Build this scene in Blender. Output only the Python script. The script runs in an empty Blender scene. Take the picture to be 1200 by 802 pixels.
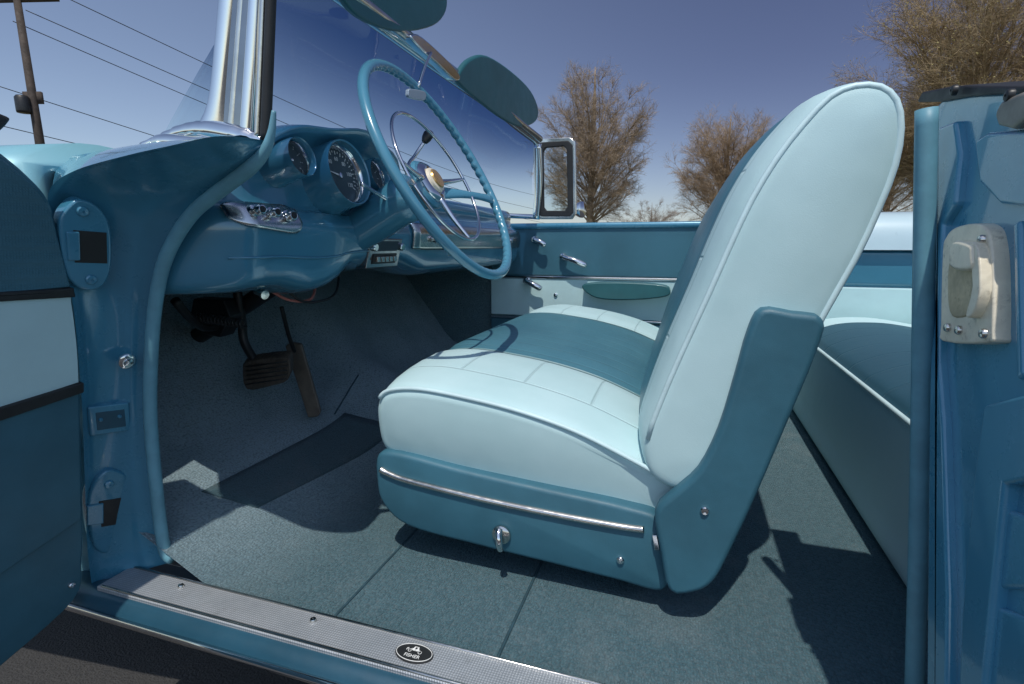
import bpy, math, random, bmesh
from mathutils import Vector, Matrix
random.seed(7)
# ------------------------------------------------------------------ camera model
F = 620.0; ZC = 0.96
PI = math.pi
P_ = math.radians(10.5); Y_ = math.radians(18)
cP, sP, cY, sY = math.cos(P_), math.sin(P_), math.cos(Y_), math.sin(Y_)
RIGHT = Vector((cY, sY, 0)); FWD = Vector((-sY*cP, cY*cP, -sP)); UP = Vector((-sY*sP, cY*sP, cP))
CAM = Vector((0, 0, ZC))
def ray(px, py): return FWD + RIGHT*((px-600)/F) + UP*((401-py)/F)
def onX(px, py, x): r = ray(px, py); return CAM + r*(x/r.x)
def onY(px, py, y): r = ray(px, py); return CAM + r*(y/r.y)
def onZ(px, py, z): r = ray(px, py); return CAM + r*(z/r.z)      # z relative to the lens height
def onP(px, py, p0, n): r = ray(px, py); return CAM + r*((p0-CAM).dot(n)/r.dot(n))
def V(x, y, z): return Vector((x, y, z+ZC))
scene = bpy.context.scene
COL = scene.collection
cd = bpy.data.cameras.new('camera'); cam = bpy.data.objects.new('camera', cd); COL.objects.link(cam)
cam.location = CAM; cam.rotation_euler = (PI/2-P_, 0, Y_)
cd.sensor_width = 36; cd.sensor_fit = 'HORIZONTAL'; cd.lens = 36*F/1200; cd.clip_end = 2000; cd.clip_start = 0.02
scene.camera = cam
scene.view_settings.view_transform = 'Standard'; scene.view_settings.look = 'None'; scene.view_settings.exposure = 0

# ------------------------------------------------------------------ light
S = Vector((0.06, -0.42, 0.90)).normalized()
ld = bpy.data.lights.new('sun', 'SUN'); ld.energy = 2.9; ld.angle = math.radians(.6); ld.color = (1, .95, .87)
lo = bpy.data.objects.new('sun', ld); COL.objects.link(lo); lo.rotation_euler = S.to_track_quat('Z', 'Y').to_euler(); lo.location = (5, -5, 12)
w = bpy.data.worlds.new('World'); scene.world = w; w.use_nodes = True
nt = w.node_tree; nt.nodes.clear()
sk = nt.nodes.new('ShaderNodeTexSky'); sk.sky_type = 'NISHITA'; sk.sun_disc = False
sk.sun_elevation = math.asin(S.z); sk.sun_rotation = math.atan2(S.x, S.y)
sk.air_density = 1.0; sk.dust_density = .6; sk.ozone_density = 2.5
hs = nt.nodes.new('ShaderNodeHueSaturation'); hs.inputs['Saturation'].default_value = .86
bg = nt.nodes.new('ShaderNodeBackground'); bg.inputs[1].default_value = .15
ow = nt.nodes.new('ShaderNodeOutputWorld')
nt.links.new(sk.outputs[0], hs.inputs['Color']); nt.links.new(bg.outputs[0], ow.inputs[0])

# ------------------------------------------------------------------ materials
def nodes_of(name):
    m = bpy.data.materials.new(name); m.use_nodes = True
    return m, m.node_tree, m.node_tree.nodes['Principled BSDF']
def N(nt, t, **kw):
    n = nt.nodes.new(t)
    for k, v in kw.items(): setattr(n, k, v)
    return n
def mth(nt, op, a, b=None, c=None):
    n = nt.nodes.new('ShaderNodeMath'); n.operation = op
    for i, x in enumerate((a, b, c)):
        if x is None: continue
        if isinstance(x, (int, float)): n.inputs[i].default_value = x
        else: nt.links.new(x, n.inputs[i])
    return n.outputs[0]
def mixc(nt, fac, a, b, blend='MIX'):
    n = nt.nodes.new('ShaderNodeMix'); n.data_type = 'RGBA'; n.blend_type = blend
    if isinstance(fac, (int, float)): n.inputs[0].default_value = fac
    else: nt.links.new(fac, n.inputs[0])
    for i, x in ((6, a), (7, b)):
        if isinstance(x, tuple): n.inputs[i].default_value = (*x[:3], 1)
        else: nt.links.new(x, n.inputs[i])
    return n.outputs[2]
def coords(nt): return nt.nodes.new('ShaderNodeTexCoord').outputs['Object']
def noise(nt, co, scale, detail=3, rough=.5):
    n = N(nt, 'ShaderNodeTexNoise'); n.inputs['Scale'].default_value = scale; n.inputs['Detail'].default_value = detail; n.inputs['Roughness'].default_value = rough
    nt.links.new(co, n.inputs['Vector']); return n.outputs['Fac']
def voro(nt, co, scale, feat='F1'):
    n = N(nt, 'ShaderNodeTexVoronoi'); n.feature = feat; n.inputs['Scale'].default_value = scale
    nt.links.new(co, n.inputs['Vector']); return n
def mrange(nt, v, a, b, c=0, d=1, smooth=True):
    n = N(nt, 'ShaderNodeMapRange'); n.interpolation_type = 'SMOOTHSTEP' if smooth else 'LINEAR'
    nt.links.new(v, n.inputs[0])
    for i, x in enumerate((a, b, c, d)): n.inputs[i+1].default_value = x
    return n.outputs[0]
def bump(nt, h, dist, strength=1, prev=None):
    n = N(nt, 'ShaderNodeBump'); n.inputs['Strength'].default_value = strength; n.inputs['Distance'].default_value = dist
    nt.links.new(h, n.inputs['Height'])
    if prev is not None: nt.links.new(prev, n.inputs['Normal'])
    return n.outputs[0]
def sc(c, k): return tuple(x*k for x in c)
# polarised, deeper slate band of sky away from the sun
tcw = nt.nodes.new('ShaderNodeTexCoord'); sxw = N(nt, 'ShaderNodeSeparateXYZ'); nt.links.new(tcw.outputs['Generated'], sxw.inputs[0])
msk = mth(nt, 'MULTIPLY', mrange(nt, sxw.outputs[2], -.28, .30), mth(nt, 'MULTIPLY', mrange(nt, sxw.outputs[1], -.3, .5), mrange(nt, sxw.outputs[0], -1.0, .2, .45, 1)))
nt.links.new(mixc(nt, msk, hs.outputs[0], mixc(nt, 1.0, hs.outputs[0], (.36, .345, .44), 'MULTIPLY')), bg.inputs[0])
K = 1.34
def mat(name, col, rough=.5, metal=0., coat=0., var=.1, vs=6, grain=None, wrinkle=None, spec=.5, rvar=.12, grime=None):
    m, nt, b = nodes_of(name); co = coords(nt)
    if metal < .5: col = tuple(min(.86, c*K) for c in col)
    f = noise(nt, co, vs, 5, .6)
    f = mrange(nt, f, .3, .7)
    c = mixc(nt, f, sc(col, 1-var), sc(col, 1+var))
    if grime: c = mixc(nt, mrange(nt, noise(nt, co, grime[1], 8, .75), .52, .72, 0, grime[2]), c, grime[0])
    nt.links.new(c, b.inputs['Base Color'])
    g = noise(nt, co, vs*3.1, 6, .65)
    nt.links.new(mrange(nt, g, .3, .7, max(.02, rough*(1-rvar)), rough*(1+rvar)), b.inputs['Roughness'])
    b.inputs['Metallic'].default_value = metal
    b.inputs['Coat Weight'].default_value = coat; b.inputs['Coat Roughness'].default_value = .06
    b.inputs['Specular IOR Level'].default_value = spec
    nrm = None
    if wrinkle: nrm = bump(nt, noise(nt, co, wrinkle[0], 3), wrinkle[1])
    if grain:
        if grain[2] == 'v': h = voro(nt, co, grain[0]).outputs['Distance']
        else: h = noise(nt, co, grain[0], 2)
        nrm = bump(nt, h, grain[1], 1, nrm)
    if nrm is not None: nt.links.new(nrm, b.inputs['Normal'])
    return m
PAINT = (.040, .172, .262)
VG = (900, .00022, 'n')
M = {}
M['paint'] = mat('body_paint', PAINT, .28, .1, 1.0, .08, 5, wrinkle=(7, .0008))
M['jamb'] = mat('jamb_paint', (.052, .210, .318), .28, .05, 1.0, .07, 5, wrinkle=(7, .0002))
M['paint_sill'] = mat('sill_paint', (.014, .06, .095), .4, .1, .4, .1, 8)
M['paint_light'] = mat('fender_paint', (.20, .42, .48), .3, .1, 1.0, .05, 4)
M['dash'] = mat('dash_paint', (.042, .165, .245), .24, .1, 1.0, .06, 6, wrinkle=(6, .0003))
M['vinyl_dark'] = mat('dark_vinyl', (.030, .104, .145), .5, 0, 0, .12, 7, grain=VG, wrinkle=(9, .0025))
M['vinyl_light'] = mat('light_vinyl', (.39, .55, .568), .5, 0, 0, .06, 5, grain=VG, wrinkle=(9, .0025))
M['vinyl_mid'] = mat('mid_vinyl', (.12, .25, .30), .5, 0, 0, .1, 6, grain=VG, wrinkle=(8, .003))
M['welt'] = mat('welt_cord', (.10, .24, .30), .5, 0, 0, .1, 30)
M['piping'] = mat('piping_vinyl', (.44, .58, .60), .45, 0, 0, .06, 20)
M['chrome'] = mat('chrome', (.78, .79, .80), .09, 1, 0, .04, 8, rvar=.3)
M['chrome_worn'] = mat('worn_chrome', (.64, .62, .58), .2, 1, 0, .10, 25, rvar=.3)
M['chrome_dark'] = mat('dull_dark_chrome', (.30, .31, .32), .18, 1, 0, .08, 20, rvar=.3)
M['satin_metal'] = mat('satin_metal', (.62, .63, .64), .24, 1, 0, .06, 40, rvar=.2)
M['rubber'] = mat('black_rubber', (.012, .013, .014), .55, 0, 0, .2, 20)
M['black'] = mat('black_metal', (.012, .013, .014), .45, 0, 0, .2, 20)
M['under'] = mat('underdash_grey', (.16, .21, .23), .7, 0, 0, .3, 9)
M['wheel'] = mat('wheel_plastic', (.058, .195, .28), .22, 0, .7, .04, 9)
M['visor'] = mat('visor_vinyl', (.014, .078, .090), .4, 0, .1, .1, 8, grain=VG)
M['zinc'] = mat('worn_zinc', (.62, .56, .43), .38, .05, .2, .10, 40, wrinkle=(60, .0010), rvar=.3, grime=((.16, .12, .07), 55, .6))
M['zinc_dark'] = mat('worn_zinc_recess', (.42, .35, .22), .5, .05, 0, .25, 40, grime=((.10, .07, .04), 60, .8))
M['pedal_tan'] = mat('pedal_rubber_tan', (.12, .10, .08), .65, 0, 0, .2, 30)
M['gold'] = mat('gold_emblem', (.60, .36, .12), .3, .6, .5, .1, 60)
M['dial'] = mat('dial_face', (.04, .062, .074), .6, 0, 0, .1, 20, spec=.2)
M['white'] = mat('white_marks', (.64, .65, .62), .5, 0, 0, .02, 20)
M['dialwhite'] = mat('dial_marks_grey', (.42, .45, .45), .5, 0, 0, .02, 20)
M['cream'] = mat('cream_plastic', (.60, .54, .42), .35, 0, .5, .04, 20)
M['wood'] = mat('weathered_wood', (.045, .034, .027), .8, 0, 0, .3, 4)
M['wire'] = mat('wire', (.015, .015, .017), .6)
M['sealant'] = mat('grey_metal', (.22, .21, .18), .5, .4, 0, .2, 30)
M['mirror_sky'] = mat('mirror_painted_sky', (.30, .36, .42), .25, .3, 0, .05, 10)  # pale blue painted on in place of the sky's reflection
# waffle vinyl for the upper door trim
def waffle(name, col):
    m, nt, b = nodes_of(name); co = coords(nt)
    v = voro(nt, co, 300); v.distance = 'CHEBYCHEV'; v.inputs['Randomness'].default_value = .15
    f = noise(nt, co, 6, 4)
    c = mixc(nt, mrange(nt, f, .3, .7), sc(col, .88), sc(col, 1.12))
    c = mixc(nt, mrange(nt, v.outputs['Distance'], .32, .5, 0, .3), c, sc(col, .5))
    nt.links.new(c, b.inputs['Base Color'])
    b.inputs['Roughness'].default_value = .45
    nt.links.new(bump(nt, v.outputs['Distance'], .0009), b.inputs['Normal'])
    return m
M['waffle'] = waffle('waffle_vinyl', (.044, .150, .208))
# ribbed aluminium sill plate
def ribbed():
    m, nt, b = nodes_of('ribbed_aluminium'); co = coords(nt)
    v = voro(nt, co, 260); v.inputs['Randomness'].default_value = .0
    f = noise(nt, co, 14, 6, .7)
    c = mixc(nt, mrange(nt, f, .3, .7), (.42, .45, .48), (.60, .63, .66))
    c = mixc(nt, mrange(nt, v.outputs['Distance'], .3, .62, 0, .55), c, (.14, .17, .20))
    c = mixc(nt, mrange(nt, noise(nt, co, 30, 8, .8), .55, .75, 0, .45), c, (.16, .17, .17))
    nt.links.new(c, b.inputs['Base Color'])
    b.inputs['Metallic'].default_value = .4
    nt.links.new(mrange(nt, f, .3, .7, .55, .38), b.inputs['Roughness'])
    nt.links.new(bump(nt, v.outputs['Distance'], .0014), b.inputs['Normal'])
    return m
M['sill'] = ribbed()
def carpet(name, ca, cb, dust, toe_fill=None, scale=240, bd=.004, duk=.6):
    m, nt, b = nodes_of(name); co = coords(nt)
    mp = N(nt, 'ShaderNodeMapping'); mp.inputs['Scale'].default_value = (1, .7, 1); nt.links.new(co, mp.inputs[0])
    v = voro(nt, mp.outputs[0], scale); v.inputs['Randomness'].default_value = .65
    d = mrange(nt, v.outputs['Distance'], .0, .8, 1, 0)
    big = noise(nt, co, 4.0, 8, .72); fine = noise(nt, co, 1300, 4, .75)
    hue = N(nt, 'ShaderNodeSeparateColor'); nt.links.new(v.outputs['Color'], hue.inputs[0])
    base = mixc(nt, hue.outputs[0], ca, cb)
    base = mixc(nt, mrange(nt, fine, .35, .65, 0, .5), base, sc(cb, 1.45))
    base = mixc(nt, mrange(nt, big, .50, .68, 0, duk), base, dust)
    if toe_fill:
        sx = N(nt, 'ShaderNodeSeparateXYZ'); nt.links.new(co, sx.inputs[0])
        base = mixc(nt, mth(nt, 'MULTIPLY', mrange(nt, sx.outputs[0], -.55, -.90), mrange(nt, big, .3, .6, .6, 1)), base, toe_fill)  # fill light painted into the colour, growing toward the pedals
    base = mixc(nt, mrange(nt, v.outputs['Distance'], .4, .85, 0, .5), base, sc(ca, .45))  # shade between the loops painted into the colour
    nt.links.new(base, b.inputs['Base Color']); b.inputs['Roughness'].default_value = 1.0; b.inputs['Specular IOR Level'].default_value = .0
    b.inputs['Sheen Weight'].default_value = .2; b.inputs['Sheen Roughness'].default_value = .6
    n1 = bump(nt, d, bd, .9); n2 = bump(nt, fine, .0030, .9, n1)
    nt.links.new(n2, b.inputs['Normal'])
    return m
M['carpet'] = carpet('loop_carpet', (.044, .126, .162), (.086, .200, .244), (.20, .29, .32))
M['carpet_front'] = carpet('front_carpet_dust_and_fill', (.048, .130, .164), (.092, .205, .248), (.23, .31, .335), (.38, .52, .58))
M['heel'] = carpet('worn_heel_pad', (.036, .088, .110), (.062, .135, .162), (.14, .19, .21), None, 420, .0014, .75)
M['kick'] = carpet('kick_panel_carpet', (.10, .19, .23), (.15, .26, .30), (.22, .29, .31))
# two-tone upholstery: light bolsters, dark centre between two seams
def upholstery(name, axis, ya, yb, yl):
    m, nt, b = nodes_of(name); co = coords(nt)
    sx = N(nt, 'ShaderNodeSeparateXYZ'); nt.links.new(co, sx.inputs[0])
    y = sx.outputs[1]; u = sx.outputs[axis]
    ins = mth(nt, 'MULTIPLY', mth(nt, 'GREATER_THAN', y, ya), mth(nt, 'LESS_THAN', y, yb))
    f = mrange(nt, noise(nt, co, 6, 5, .6), .3, .7)
    li = mixc(nt, f, (.475, .68, .70), (.53, .73, .752)); da = mixc(nt, f, (.054, .165, .22), (.070, .202, .26))
    c = mixc(nt, ins, li, da)
    rib = mrange(nt, mth(nt, 'PINGPONG', mth(nt, 'ADD', u, .02), .06), 0, .0035)        # pleats across the light bolster
    rib2 = mrange(nt, mth(nt, 'PINGPONG', y, .03), 0, .006, .6, 1)
    seam = mrange(nt, mth(nt, 'MINIMUM', mth(nt, 'ABSOLUTE', mth(nt, 'SUBTRACT', y, ya)), mth(nt, 'ABSOLUTE', mth(nt, 'SUBTRACT', y, yb))), 0, .008)
    inner = mrange(nt, y, yl, yl+.003)
    h = mixc(nt, ins, mixc(nt, inner, (1, 1, 1), rib), rib2)
    line = mrange(nt, mth(nt, 'ABSOLUTE', mth(nt, 'SUBTRACT', y, yl)), 0, .0035)
    c2 = mixc(nt, mth(nt, 'MULTIPLY', seam, 1), sc((.3, .5, .52), .6), c)
    c2 = mixc(nt, mth(nt, 'MULTIPLY', mth(nt, 'SUBTRACT', 1, mth(nt, 'MINIMUM', h, line)), .22), c2, sc((.3, .45, .47), .5))
    nt.links.new(c2, b.inputs['Base Color']); nt.links.new(mrange(nt, ins, 0, 1, .46, .33), b.inputs['Roughness'])
    n1 = bump(nt, noise(nt, co, 7, 2), .004)
    n2 = bump(nt, h, .0022, .7, n1); n3 = bump(nt, seam, .005, 1, n2); n4 = bump(nt, noise(nt, co, 900, 2), .0002, 1, n3)
    n5 = bump(nt, line, .0022, .7, n4)
    nt.links.new(n5, b.inputs['Normal'])
    return m
M['uph_cushion'] = upholstery('seat_cushion_upholstery', 0, 1.05, 1.68, .87)
M['uph_back'] = upholstery('seat_back_upholstery', 2, .885, 1.845, .83)
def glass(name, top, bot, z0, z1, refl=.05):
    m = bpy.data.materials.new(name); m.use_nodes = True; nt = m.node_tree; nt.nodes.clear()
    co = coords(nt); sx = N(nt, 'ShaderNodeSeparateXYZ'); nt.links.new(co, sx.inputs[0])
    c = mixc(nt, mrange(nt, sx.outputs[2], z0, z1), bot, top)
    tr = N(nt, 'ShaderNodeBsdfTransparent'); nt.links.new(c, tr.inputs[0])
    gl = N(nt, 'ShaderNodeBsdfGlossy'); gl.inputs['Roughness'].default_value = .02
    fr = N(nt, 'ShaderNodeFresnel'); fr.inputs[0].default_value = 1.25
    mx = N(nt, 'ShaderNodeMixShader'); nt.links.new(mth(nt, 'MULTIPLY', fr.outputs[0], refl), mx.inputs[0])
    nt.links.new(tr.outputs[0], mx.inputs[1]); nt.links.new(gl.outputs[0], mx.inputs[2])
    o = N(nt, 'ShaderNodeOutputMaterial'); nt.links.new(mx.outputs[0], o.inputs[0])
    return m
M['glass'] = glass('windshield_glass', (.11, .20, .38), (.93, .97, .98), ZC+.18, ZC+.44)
M['vent_glass'] = glass('vent_glass', (.8, .87, .88), (.8, .87, .88), 0, 1, .2)
# ------------------------------------------------------------------ geometry helpers
def tag(o, label, cat, group=None, kind=None):
    o['label'] = label; o['category'] = cat
    if group: o['group'] = group
    if kind: o['kind'] = kind
    return o
CARLOC = Vector((0, 1.4, 0))
car = bpy.data.objects.new('car', None); COL.objects.link(car); car.location = CARLOC
tag(car, 'vintage blue convertible with open driver door and aqua two-tone bench seat', 'car')
def link(name, v, f, m, parent=None, smooth=True, bev=0, seg=3, sub=0, recalc=True):
    me = bpy.data.meshes.new(name); me.from_pydata([tuple(p) for p in v], [], f); me.update()
    if recalc:
        bm = bmesh.new(); bm.from_mesh(me); bmesh.ops.recalc_face_normals(bm, faces=bm.faces); bm.to_mesh(me); bm.free()
    o = bpy.data.objects.new(name, me); COL.objects.link(o)
    me.materials.append(m)
    me.polygons.foreach_set('use_smooth', [smooth]*len(me.polygons))
    if bev:
        b = o.modifiers.new('bevel', 'BEVEL'); b.width = bev; b.segments = seg; b.limit_method = 'ANGLE'; b.angle_limit = math.radians(40)
        o.modifiers.new('wn', 'WEIGHTED_NORMAL')
    if parent is not None:
        o.parent = parent
        if parent is car: o.matrix_parent_inverse = Matrix.Translation(-CARLOC)
    return o
def cr(pts, n=6, closed=False):
    L = len(pts); out = []
    rng = range(L) if closed else range(L-1)
    for i in rng:
        if closed: a, b, c, d = (pts[(i+k) % L] for k in (-1, 0, 1, 2))
        else: a, b, c, d = pts[max(i-1, 0)], pts[i], pts[i+1], pts[min(i+2, L-1)]
        for k in range(n):
            t = k/n
            out.append(.5*((2*b)+(c-a)*t+(2*a-5*b+4*c-d)*t*t+(3*b-a-3*c+d)*t*t*t))
    if not closed: out.append(pts[-1].copy())
    return out
class G:
    def __init__(s): s.v = []; s.f = []
    def loft(s, rings, closed=True, cap=True, loop=False):
        n = len(rings[0]); b = len(s.v)
        for r in rings: s.v += [Vector(p) for p in r]
        R = len(rings)
        for i in range(R if loop else R-1):
            j = (i+1) % R
            for k in range(n if closed else n-1):
                l = (k+1) % n
                s.f.append((b+i*n+k, b+i*n+l, b+j*n+l, b+j*n+k))
        if cap and not loop and closed:
            s.f.append(tuple(b+k for k in range(n))); s.f.append(tuple(b+(R-1)*n+k for k in reversed(range(n))))
        return s
    def tube(s, pts, r, seg=10, closed=False, cap=True):
        n = len(pts); T = []
        for i in range(n):
            a = pts[(i-1) % n] if closed or i else pts[i]; c = pts[(i+1) % n] if closed or i < n-1 else pts[i]
            T.append((c-a).normalized())
        u = T[0].orthogonal().normalized(); rings = []
        for i in range(n):
            u = (u - T[i]*u.dot(T[i])).normalized(); w_ = T[i].cross(u)
            rr = r[min(int(i*len(r)/n), len(r)-1)] if isinstance(r, (list, tuple)) else r
            rings.append([pts[i]+(u*math.cos(2*PI*k/seg)+w_*math.sin(2*PI*k/seg))*rr for k in range(seg)])
        return s.loft(rings, True, cap, closed)
    def slab(s, pts, d):
        b = len(s.v); n = len(pts); s.v += [Vector(p) for p in pts]+[Vector(p)+d for p in pts]
        s.f.append(tuple(b+i for i in range(n))); s.f.append(tuple(b+n+i for i in reversed(range(n))))
        for i in range(n):
            j = (i+1) % n; s.f.append((b+i, b+n+i, b+n+j, b+j))
        return s
    def lathe(s, prof, o, ax, seg=28):
        ax = ax.normalized(); u = ax.orthogonal().normalized(); w_ = ax.cross(u)
        rings = [[o+ax*h+(u*math.cos(2*PI*k/seg)+w_*math.sin(2*PI*k/seg))*max(r, 1e-4) for k in range(seg)] for r, h in prof]
        return s.loft(rings, True, prof[0][0] < .001 or prof[-1][0] < .001)
    def box(s, a, b):
        a, b = Vector(a), Vector(b)
        return s.slab([Vector((a.x, a.y, a.z)), Vector((b.x, a.y, a.z)), Vector((b.x, b.y, a.z)), Vector((a.x, b.y, a.z))], Vector((0, 0, b.z-a.z)))
    def build(s, name, m, parent=None, **k): return link(name, s.v, s.f, m, parent, **k)
def tube(name, pts, r, m, parent, seg=10, n=6, closed=False):
    P = cr(pts, n, closed) if n > 1 else pts
    return G().tube(P, r, seg, closed).build(name, m, parent)
def slab(name, pts, d, m, parent, bev=.003, n=0):
    P = cr(pts, n, True) if n else pts
    return G().slab(P, Vector(d)).build(name, m, parent, bev=bev)
def lathe(name, prof, o, ax, m, parent, seg=28):
    ob = G().lathe(prof, o, Vector(ax), seg).build(name, m, parent); 
    md = ob.modifiers.new('es', 'EDGE_SPLIT'); md.split_angle = math.radians(38)
    return ob
def screw(c, ax, parent, r=.006, m='chrome'):
    return lathe('screw', [(0, -.002), (r, -.002), (r, .001), (r*.8, .0025), (r*.25, .003), (r*.2, .0018), (0, .0018)], c, ax, M[m], parent, 18)
def px_Y(lst, y): return [onY(a, b, y) for a, b in lst]
def px_X(lst, x): return [onX(a, b, x) for a, b in lst]
def inset(pp, d):
    n = len(pp); A = sum(pp[i][0]*pp[(i+1) % n][1]-pp[(i+1) % n][0]*pp[i][1] for i in range(n)); sg = 1 if A > 0 else -1
    out = []
    for i in range(n):
        a, c = pp[i-1], pp[(i+1) % n]; tx, tz = c[0]-a[0], c[1]-a[1]; L = math.hypot(tx, tz) or 1
        out.append((pp[i][0]-sg*tz/L*d, pp[i][1]+sg*tx/L*d))
    return out
def textmesh(name, body, size, mtx, m, parent, ext=.0006):
    cu = bpy.data.curves.new('txt', 'FONT'); cu.body = body; cu.size = size; cu.extrude = ext; cu.align_x = 'CENTER'; cu.align_y = 'CENTER'
    ob = bpy.data.objects.new('txt', cu); COL.objects.link(ob)
    dg = bpy.context.evaluated_depsgraph_get(); me = bpy.data.meshes.new_from_object(ob.evaluated_get(dg))
    vs = [mtx @ v.co for v in me.vertices]; fs = [tuple(p.vertices) for p in me.polygons]
    bpy.data.objects.remove(ob); bpy.data.curves.remove(cu); bpy.data.meshes.remove(me)
    return link(name, vs, fs, m, parent, smooth=False)
def smooth01(t): t = max(0, min(1, t)); return t*t*(3-2*t)

# ------------------------------------------------------------------ ground
m, nt, b = nodes_of('asphalt_and_grass'); co = coords(nt)
sx = N(nt, 'ShaderNodeSeparateXYZ'); nt.links.new(co, sx.inputs[0])
asp = mixc(nt, noise(nt, co, 60, 4), (.028, .028, .03), (.06, .058, .055)); gr = mixc(nt, noise(nt, co, 1.5, 6), (.10, .11, .05), (.20, .17, .09))
nt.links.new(mixc(nt, mrange(nt, mth(nt, 'ADD', sx.outputs[1], mth(nt, 'MULTIPLY', noise(nt, co, .5, 4), 3)), 12, 12.6), asp, gr), b.inputs['Base Color'])
b.inputs['Roughness'].default_value = .9; nt.links.new(bump(nt, noise(nt, co, 180, 3), .006), b.inputs['Normal'])
gm = link('ground', [(-600, -600, 0), (600, -600, 0), (600, 900, 0), (-600, 900, 0)], [(0, 1, 2, 3)], m)
tag(gm, 'dark asphalt lot running out to dry grass', 'ground', kind='structure')

# ------------------------------------------------------------------ floor, carpet, sill
def fz(x, y):
    z = -.572
    if x < -.70: z += .5*(min(-.70-x, .30))
    if x < -1.0: z += 1.3*(-1.0-x)
    z += .09*math.exp(-((y-1.4)/.15)**2)*smooth01((-.35-x)/.5+.35)
    return z
ys = [.596+i*.0273 for i in range(59)]
def floorpiece(x0, x1, n, m):
    xs = [x0+(x1-x0)*i/n for i in range(n+1)]
    vv = [V(x, y, fz(x, y)) for x in xs for y in ys]; ff = []
    for i in range(len(xs)-1):
        for j in range(len(ys)-1): ff.append((i*len(ys)+j, (i+1)*len(ys)+j, (i+1)*len(ys)+j+1, i*len(ys)+j+1))
    return link('carpet', vv, ff, m, car)
floor = floorpiece(-1.32, -.49, 30, M['carpet_front']); floor['label'] = 'dusty front footwell carpet, fill light painted in toward the pedals'
floor2 = floorpiece(-.49, .46, 36, M['carpet'])
def onfloor(px, py, up=.003):
    r = ray(px, py); t = .3
    while t < 4:
        p = CAM + r*t
        if p.z-ZC < fz(p.x, p.y): break
        t += .002
    p.z = ZC+fz(p.x, p.y)+up; return p
seam_m = mat('carpet_binding', (.018, .05, .066), .8, 0, 0, .2, 60)
for X_ in (-.49, -.22):
    tube('carpet_seam', [V(X_, .598+.06*k, fz(X_, .598+.06*k)+.0002) for k in range(22)], .0026, seam_m, floor2, 6, 2)
tube('carpet_seam', [onfloor(392+28*k/6, 486-46*k/6, .0005) for k in range(7)], .0024, seam_m, floor, 6, 2)
c4 = [onfloor(*q, 0) for q in ((236, 578), (404, 485), (464, 500), (302, 597))]
gx, NU, NW = G(), 16, 8
gx.loft([[(lambda p: Vector((p.x, p.y, ZC+fz(p.x, p.y)+.0018)))(c4[0].lerp(c4[1], i/NU).lerp(c4[3].lerp(c4[2], i/NU), j/NW)) for j in range(NW+1)] for i in range(NU+1)], False, False)
hpad = gx.build('heel_pad', M['heel'], floor)
so = hpad.modifiers.new('so', 'SOLIDIFY'); so.thickness = .0012; so.offset = 0
# sill
sill = slab('sill_plate', [V(-.895, .534, -.555), V(.34, .534, -.555), V(.34, .595, -.555), V(-.895, .595, -.555)], (0, 0, -.012), M['sill'], car, .003)
for yy in (.537, .592): tube('edge_bead', [V(-.885, yy, -.5545), V(.33, yy, -.5545)], .0024, M['chrome_worn'], sill, 8, 1)
for x in (-.76, -.50, -.08):
    screw(V(x, .576, -.553), (0, 0, 1), sill, .005, 'chrome_worn')
prof = [(.545, -.560), (.530, -.563), (.521, -.568), (.514, -.575), (.511, -.583), (.514, -.588), (.60, -.588), (.60, -.574)]
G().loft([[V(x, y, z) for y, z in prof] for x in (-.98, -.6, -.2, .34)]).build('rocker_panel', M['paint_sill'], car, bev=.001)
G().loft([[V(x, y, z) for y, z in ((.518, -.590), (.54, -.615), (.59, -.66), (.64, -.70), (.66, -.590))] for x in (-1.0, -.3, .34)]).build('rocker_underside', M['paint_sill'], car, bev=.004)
tube('rocker_moulding', [V(-1.0, .509, -.582), V(.34, .509, -.582)], .0054, M['chrome'], car, 10, 1)
# maker's oval plate
ec = onZ(482, 770, -.5525); ec.y = .565
emb = G().slab([ec+Vector((.028*math.cos(a), .0165*math.sin(a), 0)) for a in [2*PI*k/40 for k in range(40)]], Vector((0, 0, -.004))).build('maker_plate', M['rubber'], sill, bev=.0006)
MT = Matrix.Translation
# ------------------------------------------------------------------ hinge pillar with dogleg
outer = [(108, 690, .545), (102, 640, .545), (99, 560, .535), (96, 480, .53), (90, 400, .52), (83, 345, .515), (70, 290, .51), (57, 250, .505), (60, 222, .50), (90, 202, .50), (150, 185, .50), (200, 174, .505), (240, 165, .52), (268, 162, .55), (292, 163, .585), (308, 165, .603)]
inner = [(198, 660), (190, 640), (180, 560), (174, 480), (176, 400), (180, 350), (188, 312), (202, 280), (222, 252), (245, 232), (268, 215), (288, 200), (302, 188), (311, 178), (316, 171), (318, 166)]
ro = cr([onY(a, b_, c) for a, b_, c in outer], 6); ri = cr([onY(a, b_, .612) for a, b_ in inner], 6)
rings = []
for p, q in zip(ro, ri):
    row = []; wd = min(1, (q-p).length/.09)
    for k in range(21):
        s = k/20; o_ = p.lerp(q, s)
        dp = (-.016*math.sin(PI*s)**.7 + .008*math.exp(-((s-.0)/.08)**2) + .004*math.exp(-((s-.72)/.06)**2))*wd
        row.append(o_+Vector((.8, -.45, .3))*dp)
    rings.append(row)
pillar = G().loft(rings, False, False).build('hinge_pillar', M['paint'], car)
tube('door_seal', px_Y([(203, 655), (192, 640), (182, 560), (176, 480), (178, 400), (183, 350), (191, 312), (205, 280), (226, 250), (249, 230), (272, 213), (294, 196), (310, 178), (318, 156), (321, 130)], .606), [.0100]*66+[.0100-.0004*k for k in range(20)], M['welt'], car, 12)
pp0 = onY(88, 330, .513); pn = (onY(180, 350, .612)-pp0).cross(onY(100, 620, .54)-pp0).normalized()
if pn.dot(CAM-pp0) < 0: pn = -pn
def onpil(px, py, up=.0): return onP(px, py, pp0+pn*up, pn)
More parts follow.
